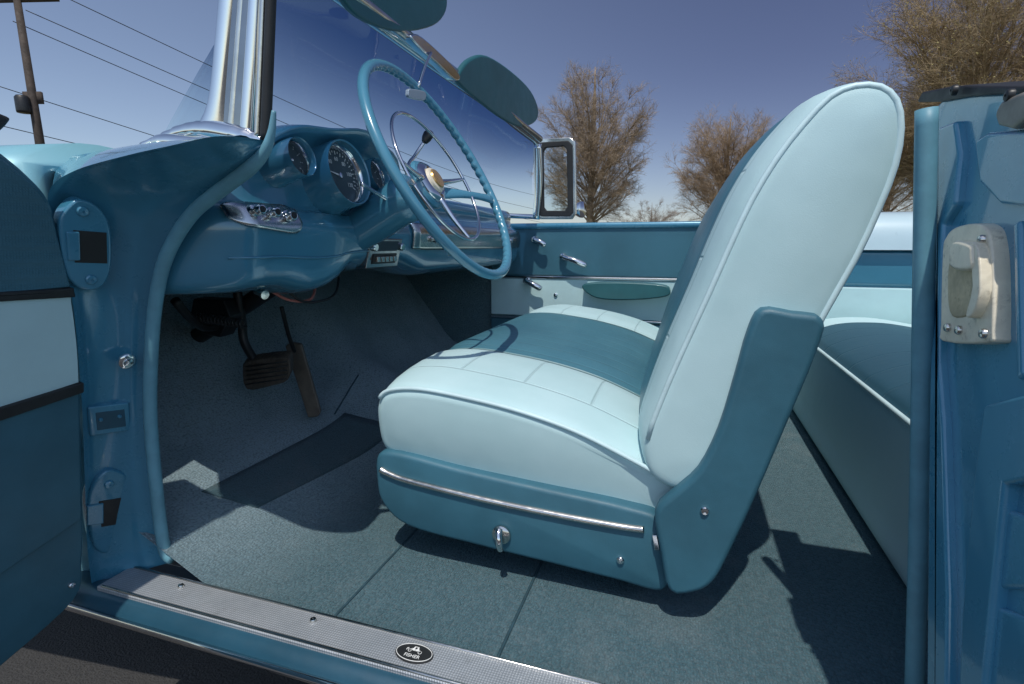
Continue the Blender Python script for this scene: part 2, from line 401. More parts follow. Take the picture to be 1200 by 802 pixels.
def hinge(pl, slot, arm, bolts, off):
    h = slab('hinge', [onpil(a, b_, off) for a, b_ in pl], -pn*.024, M['paint'], car, .004, 4)
    slab('slot', [onpil(a, b_, off+.0008) for a, b_ in slot], -pn*.01, M['black'], h, .0005)
    slab('hinge_arm', [onpil(a, b_, off+.003) for a, b_ in arm], -pn*.007, M['paint'], h, .002)
    for a, b_ in bolts: screw(onpil(a, b_, off+.001), pn, h, .0070, 'paint')
hinge([(70, 262), (82, 240), (97, 234), (118, 245), (130, 268), (131, 312), (122, 335), (105, 341), (88, 335), (76, 315)], [(86, 270), (125, 273), (126, 309), (88, 308)], [(78, 272), (94, 272), (95, 306), (80, 306)], [(97, 248), (107, 328)], .001)
hinge([(103, 592), (112, 565), (130, 551), (152, 560), (160, 590), (160, 620), (150, 642), (128, 650), (110, 640)], [(116, 588), (152, 582), (154, 612), (119, 618)], [(102, 594), (122, 590), (122, 614), (102, 617)], [(128, 568), (138, 635)], .007)
lathe('courtesy_switch', [(0, 0), (.012, 0), (.012, .004), (.009, .006), (.006, .006), (.005, .009), (0, .010)], onpil(148, 423, .003), pn, M['chrome'], car, 24)
rec = slab('access_cover', [onpil(a, b_, .000) for a, b_ in ((103, 478), (152, 472), (155, 505), (106, 512))], -pn*.02, M['paint'], car, .003)
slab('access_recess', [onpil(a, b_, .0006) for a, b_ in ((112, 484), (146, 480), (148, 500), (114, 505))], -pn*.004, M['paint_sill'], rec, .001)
for q in ((118, 492), (140, 488)): screw(onpil(*q, .001), pn, rec, .003, 'paint')

# ------------------------------------------------------------------ open driver door
dp0 = V(-.80, 0, 0); dn = Vector((1, 0, -.167)).normalized()
def ondoor(px, py, up=0): return onP(px, py, dp0+dn*up, dn)
def dY(y, zr, up=0): return V(-.80+.167*zr, y, zr)+dn*up
edge = [(0, 178), (32, 205), (58, 236), (72, 285), (84, 340), (92, 400), (95, 460), (97, 560), (98, 620), (97, 655), (88, 703), (0, 783)]
E = [ondoor(*q) for q in edge]
EC = cr(E, 5)
shell = [dY(-.45, .07)]+EC+[dY(-.45, -.56)]
door = G().slab(shell, -dn*.10).build('driver_door', M['vinyl_dark'], car, bev=.012, seg=4)
door['label'] = 'open driver door with waffle vinyl top and aqua band'
def band(name, hi, lo, m, up, ins=.006, bev=.003):
    hl, hr = [ondoor(*q) for q in hi]; ll, lr = [ondoor(*q) for q in lo]
    def zl(a, c, y): return a.z+(c.z-a.z)*(y-a.y)/(c.y-a.y)
    mid = [p for p in EC if zl(ll, lr, p.y) < p.z < zl(hl, hr, p.y)]
    pts = [hl, hr]+mid+[lr, ll]
    yf = -.44
    a = Vector((0, yf, zl(hl, hr, yf)-0)); c = Vector((0, yf, zl(ll, lr, yf)))
    for q in (a, c): q.x = -.80+.167*(q.z-ZC)
    pts = [a]+pts[0:]+[c]
    pts = [p+dn*up-Vector((0, ins if i not in (0, len(pts)-1) else 0, 0)) for i, p in enumerate(pts)]
    return slab(name, pts, -dn*(up+.004), m, door, bev)
topn = [ondoor(*q) for q in ((0, 186), (30, 212), (54, 240), (68, 290), (80, 336))]
pts = [dY(-.44, .065)]+cr(topn, 4)+[ondoor(0, 345), dY(-.44, ondoor(0, 350).z-ZC)]
slab('upper_trim_panel', [p+dn*.006 for p in pts], -dn*.01, M['waffle'], door, .003)
band('trim_strip', ((0, 341), (84, 336)), ((0, 352), (86, 347)), M['rubber'], .009, .002, .002)
band('middle_trim_panel', ((0, 352), (86, 347)), ((0, 477), (95, 446)), M['vinyl_light'], .005)
band('trim_strip', ((0, 475), (95, 446)), ((0, 490), (95, 458)), M['rubber'], .010, .002, .002)
band('lower_trim_panel', ((0, 490), (95, 458)), ((0, 672), (97, 606)), M['vinyl_dark'], .005)
screw(ondoor(84, 686, .002), dn, door, .005)
slab('vent_window_frame', [ondoor(*q, .004) for q in ((-40, 110), (0, 133), (15, 139), (8, 148), (0, 156), (-40, 150))], -dn*.03, M['rubber'], door, .004)

# ------------------------------------------------------------------ cowl, fenders, hood, rear body
wb = [V(-.575, .632, .125), V(-.70, .632, .145), V(-.80, .66, .155), V(-.90, .79, .15), V(-.95, 1.0, .145), V(-.97, 1.4, .14), V(-.95, 1.8, .135), V(-.90, 2.02, .13), V(-.80, 2.14, .12), V(-.70, 2.165, .115), V(-.60, 2.165, .11)]
wt = [V(-.565, .65, .41), V(-.585, .69, .42), V(-.595, .75, .424), V(-.605, .88, .427), V(-.61, 1.05, .43), V(-.615, 1.4, .43), V(-.61, 1.75, .425), V(-.605, 1.92, .415), V(-.595, 2.05, .405), V(-.59, 2.1, .40), V(-.585, 2.13, .39)]
cw = cr([onY(a, b_, c) for a, b_, c in outer[7:14]], 4)
cb = cr([V(-1.02, .66, .15), V(-.93, .655, .15), V(-.85, .65, .15), V(-.78, .645, .148), V(-.70, .635, .14), V(-.62, .632, .132), V(-.57, .63, .13)], 4)
rows = []
for p, q in zip(cw, cb):
    rows.append([p.lerp(q, k/6)+Vector((0, 0, .010*math.sin(PI*k/6))) for k in range(7)])
G().loft(rows, False, False).build('cowl_side', M['paint'], car)
fp = [(.80, .118), (.66, .118), (.595, .09), (.592, -.10), (.592, -.55), (.575, -.55), (.565, -.30), (.55, -.05), (.525, .04), (.53, .09), (.56, .13), (.63, .158), (.72, .155), (.80, .135)]
def fend(name, mir):
    rr = []
    for x, k, o_ in ((-.93, 0, 0), (-1.1, .003, -.03), (-1.5, .0, -.08), (-2.0, -.01, -.08), (-2.4, -.06, -.05)):
        r = [V(x, (y+o_*max(0, (.8-y)/.3) if not mir else 2.8-y-o_*max(0, (.8-y)/.3)), z+k) for y, z in fp]; rr.append(cr(r, 3, True))
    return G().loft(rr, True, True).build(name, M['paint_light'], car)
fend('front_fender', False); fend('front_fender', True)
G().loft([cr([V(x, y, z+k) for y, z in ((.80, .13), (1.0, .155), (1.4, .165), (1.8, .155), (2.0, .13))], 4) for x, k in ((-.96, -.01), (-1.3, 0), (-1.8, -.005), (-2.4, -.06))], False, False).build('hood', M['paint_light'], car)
# inner sides of the footwell
G().box(V(-1.3, .604, -.58), V(-.93, .614, .10)).build('kick_panel', M['kick'], car, bev=.003)
G().box(V(-1.3, 2.165, -.58), V(-.79, 2.18, .10)).build('kick_panel', M['kick'], car, bev=.004)
G().box(V(-1.34, .60, -.40), V(-1.31, 2.18, .13)).build('firewall', M['under'], car, bev=.004)
G().box(V(-1.31, .60, .075), V(-.93, 2.18, .085)).build('cowl_underside', M['under'], car, bev=.002)

# ------------------------------------------------------------------ windshield
gb, gt = cr(wb, 6), cr(wt, 6)
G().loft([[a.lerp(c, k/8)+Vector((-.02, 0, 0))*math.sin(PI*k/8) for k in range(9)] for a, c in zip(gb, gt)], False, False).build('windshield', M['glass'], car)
hdr = tube('windshield_header', wt, .013, M['chrome'], car, 12, 5)
tube('header_trim', [p+Vector((.022, 0, .002)) for p in wt[1:-1]], .013, M['chrome_worn'], hdr, 10, 5)
tube('windshield_moulding', [p+Vector((.004, -.004, .0)) for p in wb], .010, M['chrome'], car, 12, 5)
# near post: narrow chrome strips side by side over dark grooves, flaring at the foot
def vpost(name, xl, xr, y, depth, m, parent, pw=1.0, flare=0, py0=166):
    rr = []
    for k in range(25):
        t = k/24; py = py0-t*236
        fl = flare*math.exp(-t/.07)
        a = onY(xl[0]+(xl[1]-xl[0])*t-fl, py, y); c = onY(xr[0]+(xr[1]-xr[0])*t+fl*.15, py, y)
        mid = (a+c)/2; hw = (c-a)/2
        rr.append([mid+hw*math.cos(2*PI*j/28)+Vector((0, -depth*(abs(math.sin(2*PI*j/28))**pw)*(1 if math.sin(2*PI*j/28) > 0 else -1), 0)) for j in range(28)])
    return G().loft(rr).build(name, m, parent)
post = vpost('windshield_post', (247, 267), (303, 314), .640, .012, M['chrome_dark'], car, .6, 30, 163)
vpost('post_strip', (245, 265), (265, 284), .634, .012, M['chrome'], post, 1.0, 36, 163)
vpost('post_strip', (267, 286), (277, 294), .633, .006, M['chrome_worn'], post, 1.0, 4)
vpost('post_strip', (281, 298), (296, 309), .630, .008, M['chrome'], post)
vpost('post_bead', (299, 311), (306, 316), .624, .006, M['chrome_worn'], post)
vpost('post_seal', (306, 316), (316, 325), .622, .007, M['rubber'], post)
flp = [onY(318, 168, .628), onY(296, 163, .626), onY(270, 157, .626), onY(246, 153, .63), onY(222, 154, .638), onY(196, 161, .648), onY(168, 171, .66)]
G().tube(cr(flp, 6), [.006, .010, .013, .014, .014, .014, .013, .012, .011, .009, .007, .006], 16).build('post_base', M['chrome'], car)
# far post
fpst = tube('windshield_post', [V(-.585, 2.13, .39), V(-.585, 2.145, .30), V(-.59, 2.16, .20), V(-.60, 2.165, .10)], .016, M['chrome'], car, 10, 4)
# visors
def visor(px, x, m):
    p = [onX(a, b_, x) for a, b_ in px]
    return slab('sun_visor', p, (-.016, 0, .004), m, car, .006, 4)
v1 = visor([(400, -30), (405, 2), (430, 26), (470, 38), (508, 31), (523, 14), (522, -10), (500, -40)], -.575, M['visor'])
v2 = visor([(538, 97), (541, 82), (553, 69), (572, 66), (600, 84), (622, 106), (631, 128), (628, 143), (612, 149), (592, 141), (565, 121)], -.575, M['visor'])
br = slab('mirror_bracket', [onX(a, b_, -.568) for a, b_ in ((482, 44), (490, 40), (510, 56), (534, 80), (540, 92), (533, 94), (514, 76), (496, 60))], (-.02, 0, 0), M['chrome'], car, .004, 3)
rod = tube('mirror_stem', [onX(505, 62, -.565), onX(498, 78, -.56), onX(490, 102, -.555)], .0032, M['chrome'], car, 8, 3)
rv = slab('rear_view_mirror', [onX(a, b_, -.55) for a, b_ in ((479, 108), (481, 104), (497, 107), (500, 110), (499, 116), (496, 118), (482, 115), (479, 112))], (-.008, 0, 0), M['mirror_sky'], rod, .002, 2)

# ------------------------------------------------------------------ dashboard
base = [(-1.0, .125), (-.90, .13), (-.80, .135), (-.735, .137), (-.70, .128), (-.688, .108), (-.69, .09), (-.684, .07), (-.664, .055), (-.652, .03), (-.655, -.005), (-.666, -.033), (-.69, -.052), (-.73, -.058), (-.80, -.050), (-.95, -.04), (-1.0, .02)]
def dashring(y, off=0.0, idx=None):
    e = 0
    if y < .70: e = -.13*((.70-y)/.09)**2
    if y > 2.10: e = -.13*((y-2.10)/.08)**2
    g = math.exp(-((y-.865)/.075)**4); g2 = math.exp(-((y-.955)/.235)**6)
    gl_ = smooth01((.98-y)/.14)+smooth01((y-1.15)/.15)*1.2
    g3 = math.exp(-((y-.975)/.075)**2)
    out = []
    for i, (x, z) in enumerate(base):
        X, Zz = x+e, z
        if i == 2: Zz += .045*g2
        if i == 3: Zz += .068*g2+.014*g3; X += .02*g2
        if i == 4: Zz += .080*g2+.018*g3; X += .054*g2+.010*g3
        if i == 5: Zz += .090*g2+.018*g3; X += .050*g2+.010*g3
        if i == 6: Zz += .070*g2+.012*g3; X += .012*g2
        if i == 7: X += .012*g2
        if 8 <= i <= 12: X += .006*g
        if 11 <= i <= 14: Zz -= .022*gl_+.014*g
        if i <= 1 or i >= 15: X = x
        out.append(V(X+off, y, Zz))
    return out
dy = [.612, .622, .635, .65, .67, .70, .72, .74, .76, .78, .80, .82, .85, .88, .91, .93, .95, .975, 1.0, 1.03, 1.06, 1.1, 1.13, 1.16, 1.19, 1.22, 1.26, 1.3, 1.5, 1.8, 2.05, 2.1, 2.13, 2.155, 2.175]
dash = G().loft([cr(dashring(y), 6, True) for y in dy]).build('dashboard', M['dash'], car)
# a pressed crease along the lower edge gives the dash its sculpted line
tube('lower_crease', [cr(dashring(y, .001), 6, True)[10*6+2] for y in (.66, .70, .76, .82, .88, .94, 1.0, 1.06, 1.1)], .0022, M['dash'], dash, 8, 4)
def dashstrip(name, y0, y1, n, i0, i1, m, off=.005, taper=None, th=.006):
    rows = []
    for k in range(n+1):
        t = k/n; y = y0+(y1-y0)*t
        q = cr(dashring(y, off), 10, True)
        a, c = i0, i1
        if taper:
            mid, hw = (i0+i1)/2, (i1-i0)/2
            hw *= max(.12, (1-abs(2*t-1)**6))**.35*(taper+(1-taper)*t); a, c = mid-hw, mid+hw
        row = []
        for j in range(13):
            u = (a+(c-a)*j/12)*10; i_ = int(u); row.append(q[i_].lerp(q[i_+1], u-i_))
        rows.append(row)
    o = G().loft(rows, False, False).build(name, m, dash)
    s = o.modifiers.new('so', 'SOLIDIFY'); s.thickness = th; s.offset = 0
    return o
st = dashstrip('silver_insert', 1.20, 2.09, 24, 8.2, 10.2, M['chrome_worn'])
sp = dashstrip('switch_panel', .660, .792, 28, 7.0, 9.5, M['satin_metal'], .004, .62)
for px, py, r in ((299, 247, .0085), (317, 250, .0085), (336, 254, .0095)):
    c = onX(px, py, -.652)
    lathe('switch_knob', [(0, -.014), (r*1.25, -.014), (r*1.25, -.001), (r*1.1, .001), (r*.62, .002), (r*.62, .006), (r, .008), (r, .015), (r*.8, .018), (0, .0185)], c, (1, -.15, .1), M['chrome'], sp, 22)
    lathe('knob_face', [(0, .0183), (r*.62, .0183), (r*.55, .0195), (0, .0195)], c, (1, -.15, .1), M['black'], sp, 18)
# instrument pods
gn = Vector((.97, -.03, .20)).normalized()
def pod(px, py, x, r, big=False):
    c = onX(px, py, x)
    h = lathe('instrument_pod', [(r*1.55, -.06), (r*1.36, -.03), (r*1.28, -.006), (r*1.27, .014), (r*1.23, .020), (r*1.17, .018), (r*1.12, .004), (r*1.1, -.014)], c, gn, M['dash'], dash, 44)
    lathe('bezel', [(r*1.13, -.004), (r*1.13, .005), (r*1.08, .008), (r*1.03, .005), (r*.985, -.002), (r*.99, -.008)], c, gn, M['chrome'], h, 44)
    c = c-gn*.004
    d = lathe('dial', [(0, -.004), (r*1.02, -.004), (r*1.02, -.003), (0, -.003)], c, gn, M['dial'], h, 40)
    up = (Vector((0, 0, 1))-gn*gn.z).normalized(); rt = up.cross(gn)
    g = G()
    nt_ = 25 if big else 9
    for k in range(nt_):
        a = math.radians(210-240*k/(nt_-1)); dv = rt*math.cos(a)+up*math.sin(a); tv = gn.cross(dv)
        L0, wd = (.80 if k % 2 == 0 else .87), r*.018
        q = c-gn*.0022
        g.slab([q+dv*r*.94+tv*wd, q+dv*r*.94-tv*wd, q+dv*r*L0-tv*wd, q+dv*r*L0+tv*wd], gn*.0006)
    a = math.radians(170); dv = rt*math.cos(a)+up*math.sin(a); tv = gn.cross(dv)
    g.slab([c-gn*.001+dv*r*.8, c-gn*.001+tv*r*.04, c-gn*.001-dv*r*.15, c-gn*.001-tv*r*.04], gn*.0006)
    g.build('dial_marks', M['dialwhite'], h, smooth=False)
    lathe('needle_hub', [(0, 0), (r*.12, 0), (r*.1, .004), (0, .005)], c-gn*.002, gn, M['chrome'], h, 16)
    if big:
        for k, tx in enumerate(('0', '20', '40', '60', '80', '100', '120')):
            a = math.radians(210-240*k/6); q = c-gn*.002+(rt*math.cos(a)+up*math.sin(a))*r*.63
            mt = Matrix.Translation(q) @ Matrix((rt, up, gn)).transposed().to_4x4()
            textmesh('numeral', tx, r*.22, mt, M['dialwhite'], h, .0003)
    return h
pod(401, 205, -.640, .050, True); pod(344, 187, -.642, .026); pod(437, 207, -.645, .028)
# radio and heater controls, low behind the column
RY, RZ = -.09, -.008
def VR(x, y, z): return V(x, y+RY, z+RZ)
ra = slab('radio', [VR(-.646, 1.10, .020), VR(-.646, 1.235, .020), VR(-.664, 1.235, -.046), VR(-.664, 1.10, -.046)], (-.03, 0, 0), M['chrome_dark'], dash, .003)
slab('dial', [VR(-.6465, 1.118, .014), VR(-.6465, 1.217, .014), VR(-.6525, 1.217, -.008), VR(-.6525, 1.118, -.008)], (-.01, 0, 0), M['dial'], ra, .001)
slab('button_panel', [VR(-.6530, 1.118, -.014), VR(-.6530, 1.217, -.014), VR(-.6585, 1.217, -.036), VR(-.6585, 1.118, -.036)], (-.01, 0, 0), M['black'], ra, .001)
for y in (1.110, 1.225): lathe('radio_knob', [(0, 0), (.009, 0), (.009, .010), (.007, .012), (0, .012)], VR(-.652, y, .002), (1, 0, -.15), M['chrome'], ra, 20)
for k in range(5): G().box(VR(-.659, 1.1245+k*.0178, -.032), VR(-.649, 1.1380+k*.0178, -.020)).build('radio_button', M['chrome_worn'], ra, bev=.001)
for y in (1.30, 1.36, 1.95): lathe('control_knob', [(0, 0), (.007, 0), (.010, .008), (.009, .013), (0, .014)], V(-.645, y, .012), (1, 0, 0), M['chrome'], dash, 20)
# under the dash
sprg = [onY(232+54*k/90, 372+8*k/90, .88)+Vector((0, .009*math.cos(k*.9), .009*math.sin(k*.9))) for k in range(91)]
tube('return_spring', sprg, .0025, M['black'], car, 6, 1)
tube('wiring', [V(-.76, .85, -.07), V(-.75, .9, -.115), V(-.74, .96, -.12), V(-.76, 1.03, -.11), V(-.80, 1.10, -.08)], .003, M['black'], car, 7)
tube('wiring', [V(-.78, .82, -.07), V(-.77, .88, -.11), V(-.75, .93, -.115), V(-.78, .99, -.08)], .003, mat('red_wire', (.35, .12, .10), .5), car, 7)
lathe('pull_handle', [(0, 0), (.005, 0), (.005, .018), (.008, .020), (.008, .025), (0, .026)], onX(300, 342, -.72), (1, -.2, -.2), M['chrome_worn'], car, 18)
G().tube(cr([onY(205, 352, .80), onY(222, 372, .84), onY(240, 384, .9), onY(262, 380, .95), onY(285, 372, 1.0)], 5), .009).build('pedal_support', M['black'], car)
slab('linkage_bracket', [onY(a, b_, .93) for a, b_ in ((226, 350), (262, 352), (270, 372), (258, 396), (238, 392), (222, 372))], (-.01, .05, 0), M['black'], car, .004)
# pedals
pa = tube('brake_pedal', [V(-.98, .96, -.05), onY(283, 372, .98), onY(286, 400, .98), onY(300, 425, .98)], .010, M['black'], car, 8)
pp_ = [(284, 432), (291, 424), (333, 419), (340, 428), (337, 446), (318, 453), (289, 457)]
slab('pedal_pad', [onY(a, b_, .965) for a, b_ in pp_], (-.014, .03, .01), mat('pedal_rubber', (.06, .05, .04), .6, 0, 0, .3, 40, grain=(120, .002, 'v')), pa, .004, 3)
for k in range(5):
    tube('pad_rib', [onY(288, 430+k*5.2, .962), onY(336, 424+k*5, .962)], .0016, M['rubber'], pa, 6, 1)
slab('gas_pedal', [onY(a, b_, 1.10) for a, b_ in ((334, 406), (341, 402), (353, 404), (376, 484), (372, 489), (361, 490))], (-.012, .02, .0), M['pedal_tan'], car, .004)
tube('throttle_rod', [onY(330, 360, 1.02), onY(338, 392, 1.05), onY(345, 412, 1.08)], .005, M['black'], car, 8)

# ------------------------------------------------------------------ steering wheel and column
al = math.radians(28); sn = Vector((math.cos(al), 0, math.sin(al))); su = Vector((0, 1, 0)); sw = sn.cross(su)
SC = onY(522, 203, 1.0)
def circ(r, d, n, a0=0, a1=2*PI, full=True): return [SC+sn*d+(su*math.cos(a0+(a1-a0)*k/n)+sw*math.sin(a0+(a1-a0)*k/n))*r for k in range(n if full else n+1)]
NR = 600
# rim with scalloped finger grips on its inner side
rim_r = []
for k in range(NR):
    a = 2*PI*k/NR; d = su*math.cos(a)+sw*math.sin(a); c = SC+d*.2250
    row = []
    for j in range(16):
        b_ = 2*PI*j/16; g_ = max(0, -math.cos(b_)*.8-math.sin(b_)*.5)
        rr = .0097+.0030*g_*(abs(math.sin(a*34))-.62)
        row.append(c+(d*math.cos(b_)+sn*math.sin(b_))*rr)
    rim_r.append(row)
wheel = G().loft(rim_r, True, False, True).build('steering_wheel', M['wheel'], car)
hub = lathe('hub', [(.0, -.09), (.034, -.09), (.042, -.07), (.050, -.052), (.053, -.044), (.048, -.038), (0, -.038)], SC, sn, M['wheel'], wheel, 36)
lathe('horn_cap', [(0, -.04), (.044, -.04), (.044, -.034), (.038, -.029), (.031, -.027), (.027, -.029), (0, -.029)], SC, sn, M['chrome'], wheel, 36)
lathe('horn_emblem', [(0, -.0285), (.027, -.0285), (.025, -.023), (.021, -.021), (0, -.0208)], SC, sn, M['cream'], wheel, 30)
lathe('emblem_centre', [(0, -.0215), (.021, -.0215), (.019, -.018), (0, -.0165)], SC, sn, M['gold'], wheel, 30)
G().tube(circ(.138, -.016, 120), .0034, 10, True).build('horn_ring', M['chrome'], wheel)
for a in (PI*.03, PI*.97, -PI*.5):
    d = su*math.cos(a)+sw*math.sin(a)
    tube('horn_ring_arm', [SC-sn*.035+d*.036, SC-sn*.028+d*.085, SC-sn*.016+d*.138], [.007-.0036*k/8 for k in range(9)], M['chrome'], wheel, 10, 4)
for a in (-PI*.06, PI*1.06):
    d = su*math.cos(a)+sw*math.sin(a); tn = sn.cross(d)
    rr = []
    for k in range(9):
        t = k/8; c = SC+d*(.04+.181*t)-sn*(.055*(1-t)**1.5); wd = .018-.009*math.sin(PI*t*.8); th = .0055
        rr.append([c+tn*wd*math.cos(2*PI*j/12)+sn*th*math.sin(2*PI*j/12) for j in range(12)])
    G().loft(rr).build('spoke', M['wheel'], wheel)
column = lathe('steering_column', [(0, -.36), (.040, -.36), (.042, -.26), (.046, -.20), (.046, -.12), (.049, -.10), (.044, -.088), (0, -.088)], SC, sn, M['dash'], car, 28)
lathe('steering_shaft', [(0, -.80), (.020, -.80), (.020, -.37), (.024, -.36), (0, -.36)], SC, sn, M['black'], column, 20)
kn = onY(501, 160, 1.17)
tube('gear_lever', [SC-sn*.12+Vector((0, .03, .01)), onY(478, 196, 1.10), onY(486, 183, 1.14), onY(496, 168, 1.165), kn], .0042, M['chrome'], column, 8)
lathe('lever_knob', [(0, -.018), (.007, -.016), (.011, -.006), (.012, .004), (.009, .013), (0, .016)], kn, (.3, .4, .8), M['black'], column, 20)
tube('turn_signal_lever', [SC-sn*.12-Vector((0, .03, 0)), onY(440, 226, .93), onY(424, 216, .87)], .004, M['chrome'], column, 8)

# ------------------------------------------------------------------ passenger door (far side)
FY = 2.15
pd = G().box(V(-.80, FY+.012, -.57), V(.27, FY+.13, .075)).build('passenger_door', M['paint'], car, bev=.02)
pd['label'] = 'closed passenger door with aqua band and chrome handles'
G().box(V(-.795, FY, -.130), V(.27, FY+.013, .068)).build('upper_trim_panel', M['waffle'], pd, bev=.006)
G().box(V(-.797, FY-.01, .060), V(.27, FY+.06, .084)).build('door_cap', M['paint'], pd, bev=.01)
G().box(V(-.795, FY-.004, -.143), V(.27, FY+.012, -.131)).build('trim_strip', M['chrome'], pd, bev=.003)
G().box(V(-.795, FY, -.30), V(.27, FY+.013, -.144)).build('middle_trim_panel', M['vinyl_light'], pd, bev=.004)
G().box(V(-.795, FY-.004, -.314), V(.27, FY+.012, -.302)).build('trim_strip', M['chrome'], pd, bev=.003)
G().box(V(-.795, FY, -.565), V(.27, FY+.013, -.316)).build('lower_trim_panel', M['vinyl_dark'], pd, bev=.004)
slab('armrest', [onY(a, b_, FY-.05) for a, b_ in ((682, 338), (690, 332), (730, 331), (775, 334), (785, 340), (780, 348), (740, 352), (700, 350))], (0, .055, 0), M['visor'], pd, .008, 4)
def pull(px, y):
    a, b_ = [onY(*q, y) for q in px]
    h = lathe('door_handle', [(0, -.03), (.016, -.03), (.016, -.012), (.012, 0), (0, .003)], a, (0, -1, 0), M['chrome'], pd, 20)
    tube('lever', [a+Vector((0, -.004, 0)), a.lerp(b_, .5)+Vector((0, -.012, .004)), b_+Vector((0, -.006, 0))], [.010, .0105, .011, .0115, .012, .012, .0125, .012, .009], M['chrome'], h, 10, 4)
pull(((659, 301), (688, 312)), FY-.025); pull(((616, 330), (635, 339)), FY-.025); pull(((626, 281), (640, 288)), FY-.025)
screw(onY(651, 346, FY-.003), (0, -1, 0), pd, .008)
# vent window on the far door
def ringslab(name, outer_, inner_, d, m, parent, bev):
    n = len(outer_); g = G(); d = Vector(d)
    r = [outer_, [p+d for p in outer_], [p+d for p in inner_], inner_]
    g.loft(r, True, False, True); return g.build(name, m, parent, bev=bev)
vo = px_Y([(624, 170), (628, 163), (668, 161), (674, 166), (675, 250), (670, 257), (632, 257), (627, 252)], FY+.02)
vi = px_Y([(631, 174), (634, 168), (665, 166), (669, 170), (670, 247), (667, 252), (635, 252), (632, 248)], FY+.02)
vw = ringslab('vent_window', vo, vi, (0, .02, 0), M['chrome_worn'], pd, .003)
vr = px_Y([(629, 172), (632, 167), (666, 165), (671, 170), (672, 249), (668, 254), (634, 254), (630, 249)], FY+.017)
vk = px_Y([(636, 178), (639, 173), (660, 171), (664, 175), (665, 242), (662, 247), (640, 247), (637, 243)], FY+.017)
ringslab('rubber_gasket', vr, vk, (0, .02, 0), M['rubber'], vw, .003)
link('pane', [p+Vector((0, .008, 0)) for p in vk], [tuple(range(8))], M['vent_glass'], vw)
mc = onY(680, 246, FY+.14)
lathe('side_mirror', [(0, -.03), (.012, -.028), (.026, -.015), (.033, 0), (.034, .01), (.030, .013), (0, .014)], mc, (1, -.35, 0), M['chrome'], pd, 26)
# far rear quarter
q1 = G().box(V(.275, 2.13, -.572), V(1.5, 2.16, -.145)).build('quarter_trim_panel', M['vinyl_light'], car, bev=.01)
G().box(V(.275, 2.125, -.15), V(1.5, 2.17, -.015)).build('quarter_trim_cap', M['dash'], q1, bev=.02)
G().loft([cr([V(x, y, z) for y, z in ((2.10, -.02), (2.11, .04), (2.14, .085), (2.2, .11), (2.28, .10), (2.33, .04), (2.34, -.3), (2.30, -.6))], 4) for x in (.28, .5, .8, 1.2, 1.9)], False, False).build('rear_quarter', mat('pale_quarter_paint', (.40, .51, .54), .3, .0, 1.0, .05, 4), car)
rb = G().box(V(1.2, .6, -.5), V(1.9, 2.3, .06)).build('convertible_boot', M['vinyl_light'], car, bev=.05, seg=4)

# ------------------------------------------------------------------ front bench seat
def yloft(name, prof, y0, y1, ends, m, parent, fn=None, mids=10, medial=None, bulge=.008):
    # ends: list of (dy from the end, inset)
    st = [(y0+a, i) for a, i in ends]+[(y0+ends[-1][0]+(y1-y0-2*ends[-1][0])*k/mids, 0) for k in range(1, mids)]+[(y1-a, i) for a, i in reversed(ends)]
    rings = []
    for y, i in st:
        pr = inset(prof, i) if i else prof
        r = []
        for k, (x, z) in enumerate(pr):
            p = Vector((x, y, z))
            if fn: p = fn(p, k, y)
            r.append(p)
        rings.append(r)
    if medial:
        A, B = medial
        def mids_(ring, sg):
            out = []
            for s in (.06, .12, .25, .5, .75, .97):
                rr = []
                for p in ring:
                    a = Vector((A[0], p.y, A[1])); b_ = Vector((B[0], p.y, B[1])); d = b_-a
                    t = max(0, min(1, (p-a).dot(d)/d.dot(d))); q = p.lerp(a+d*t, s)
                    q.y += sg*bulge*math.sin(s*PI/2); rr.append(q)
                out.append(rr)
            return out
        rings = list(reversed(mids_(rings[0], -1)))+rings+mids_(rings[-1], 1)
    return G().loft(rings).build(name, m, parent)
SY = .78; SE = 2.03
# base
bp = [(p.x, p.z) for p in cr(px_Y([(442, 533), (440, 560), (447, 590), (478, 618), (560, 641), (640, 661), (720, 681), (776, 694), (782, 660), (776, 612), (730, 594), (640, 574), (540, 551), (468, 532)], SY-.004), 5, True)]
sbase = yloft('front_seat', bp, SY-.004, SE, [(0, .008), (.002, .003), (.006, .001), (.010, 0)], M['vinyl_dark'], car)
sbase['label'] = 'two-tone aqua and blue front bench seat'
# cushion
ct = [(-.508, -.31), (-.503, -.277), (-.482, -.252), (-.42, -.243), (-.33, -.251), (-.24, -.265), (-.15, -.288), (-.07, -.320), (0, -.352), (.05, -.38)]
cb_ = [(.05, -.45), (-.02, -.445), (-.10, -.435), (-.20, -.42), (-.30, -.41), (-.40, -.395), (-.47, -.382), (-.503, -.362)]
cpv = cr([Vector((x, 0, z)) for x, z in ct+cb_], 5, True); ntop = len(ct)*5-5
cprof = [(p.x, p.z+ZC) for p in cpv]
def cfn(p, k, y):
    e = min(y-SY, SE-y)
    if k < ntop:
        wgt = smooth01(k/12)
        p.z += (.028*(1-math.exp(-max(e, 0)/.07)))*wgt
        p.z += -.009*math.exp(-((y-1.05)/.03)**2)*wgt-.009*math.exp(-((y-1.68)/.03)**2)*wgt
    if p.x < -.44: p.x -= .012*(1-math.exp(-max(e, 0)/.08))*smooth01((-.44-p.x)/.05)
    und = max(0, min(1, (ZC-.25-p.z)/.16)); fade = max(0, 1-e/.10)
    bul = math.sin(PI*und)*.006*fade
    p.y += ((.026*und*fade-bul) if y < 1.4 else -(.026*und*fade-bul))
    return p
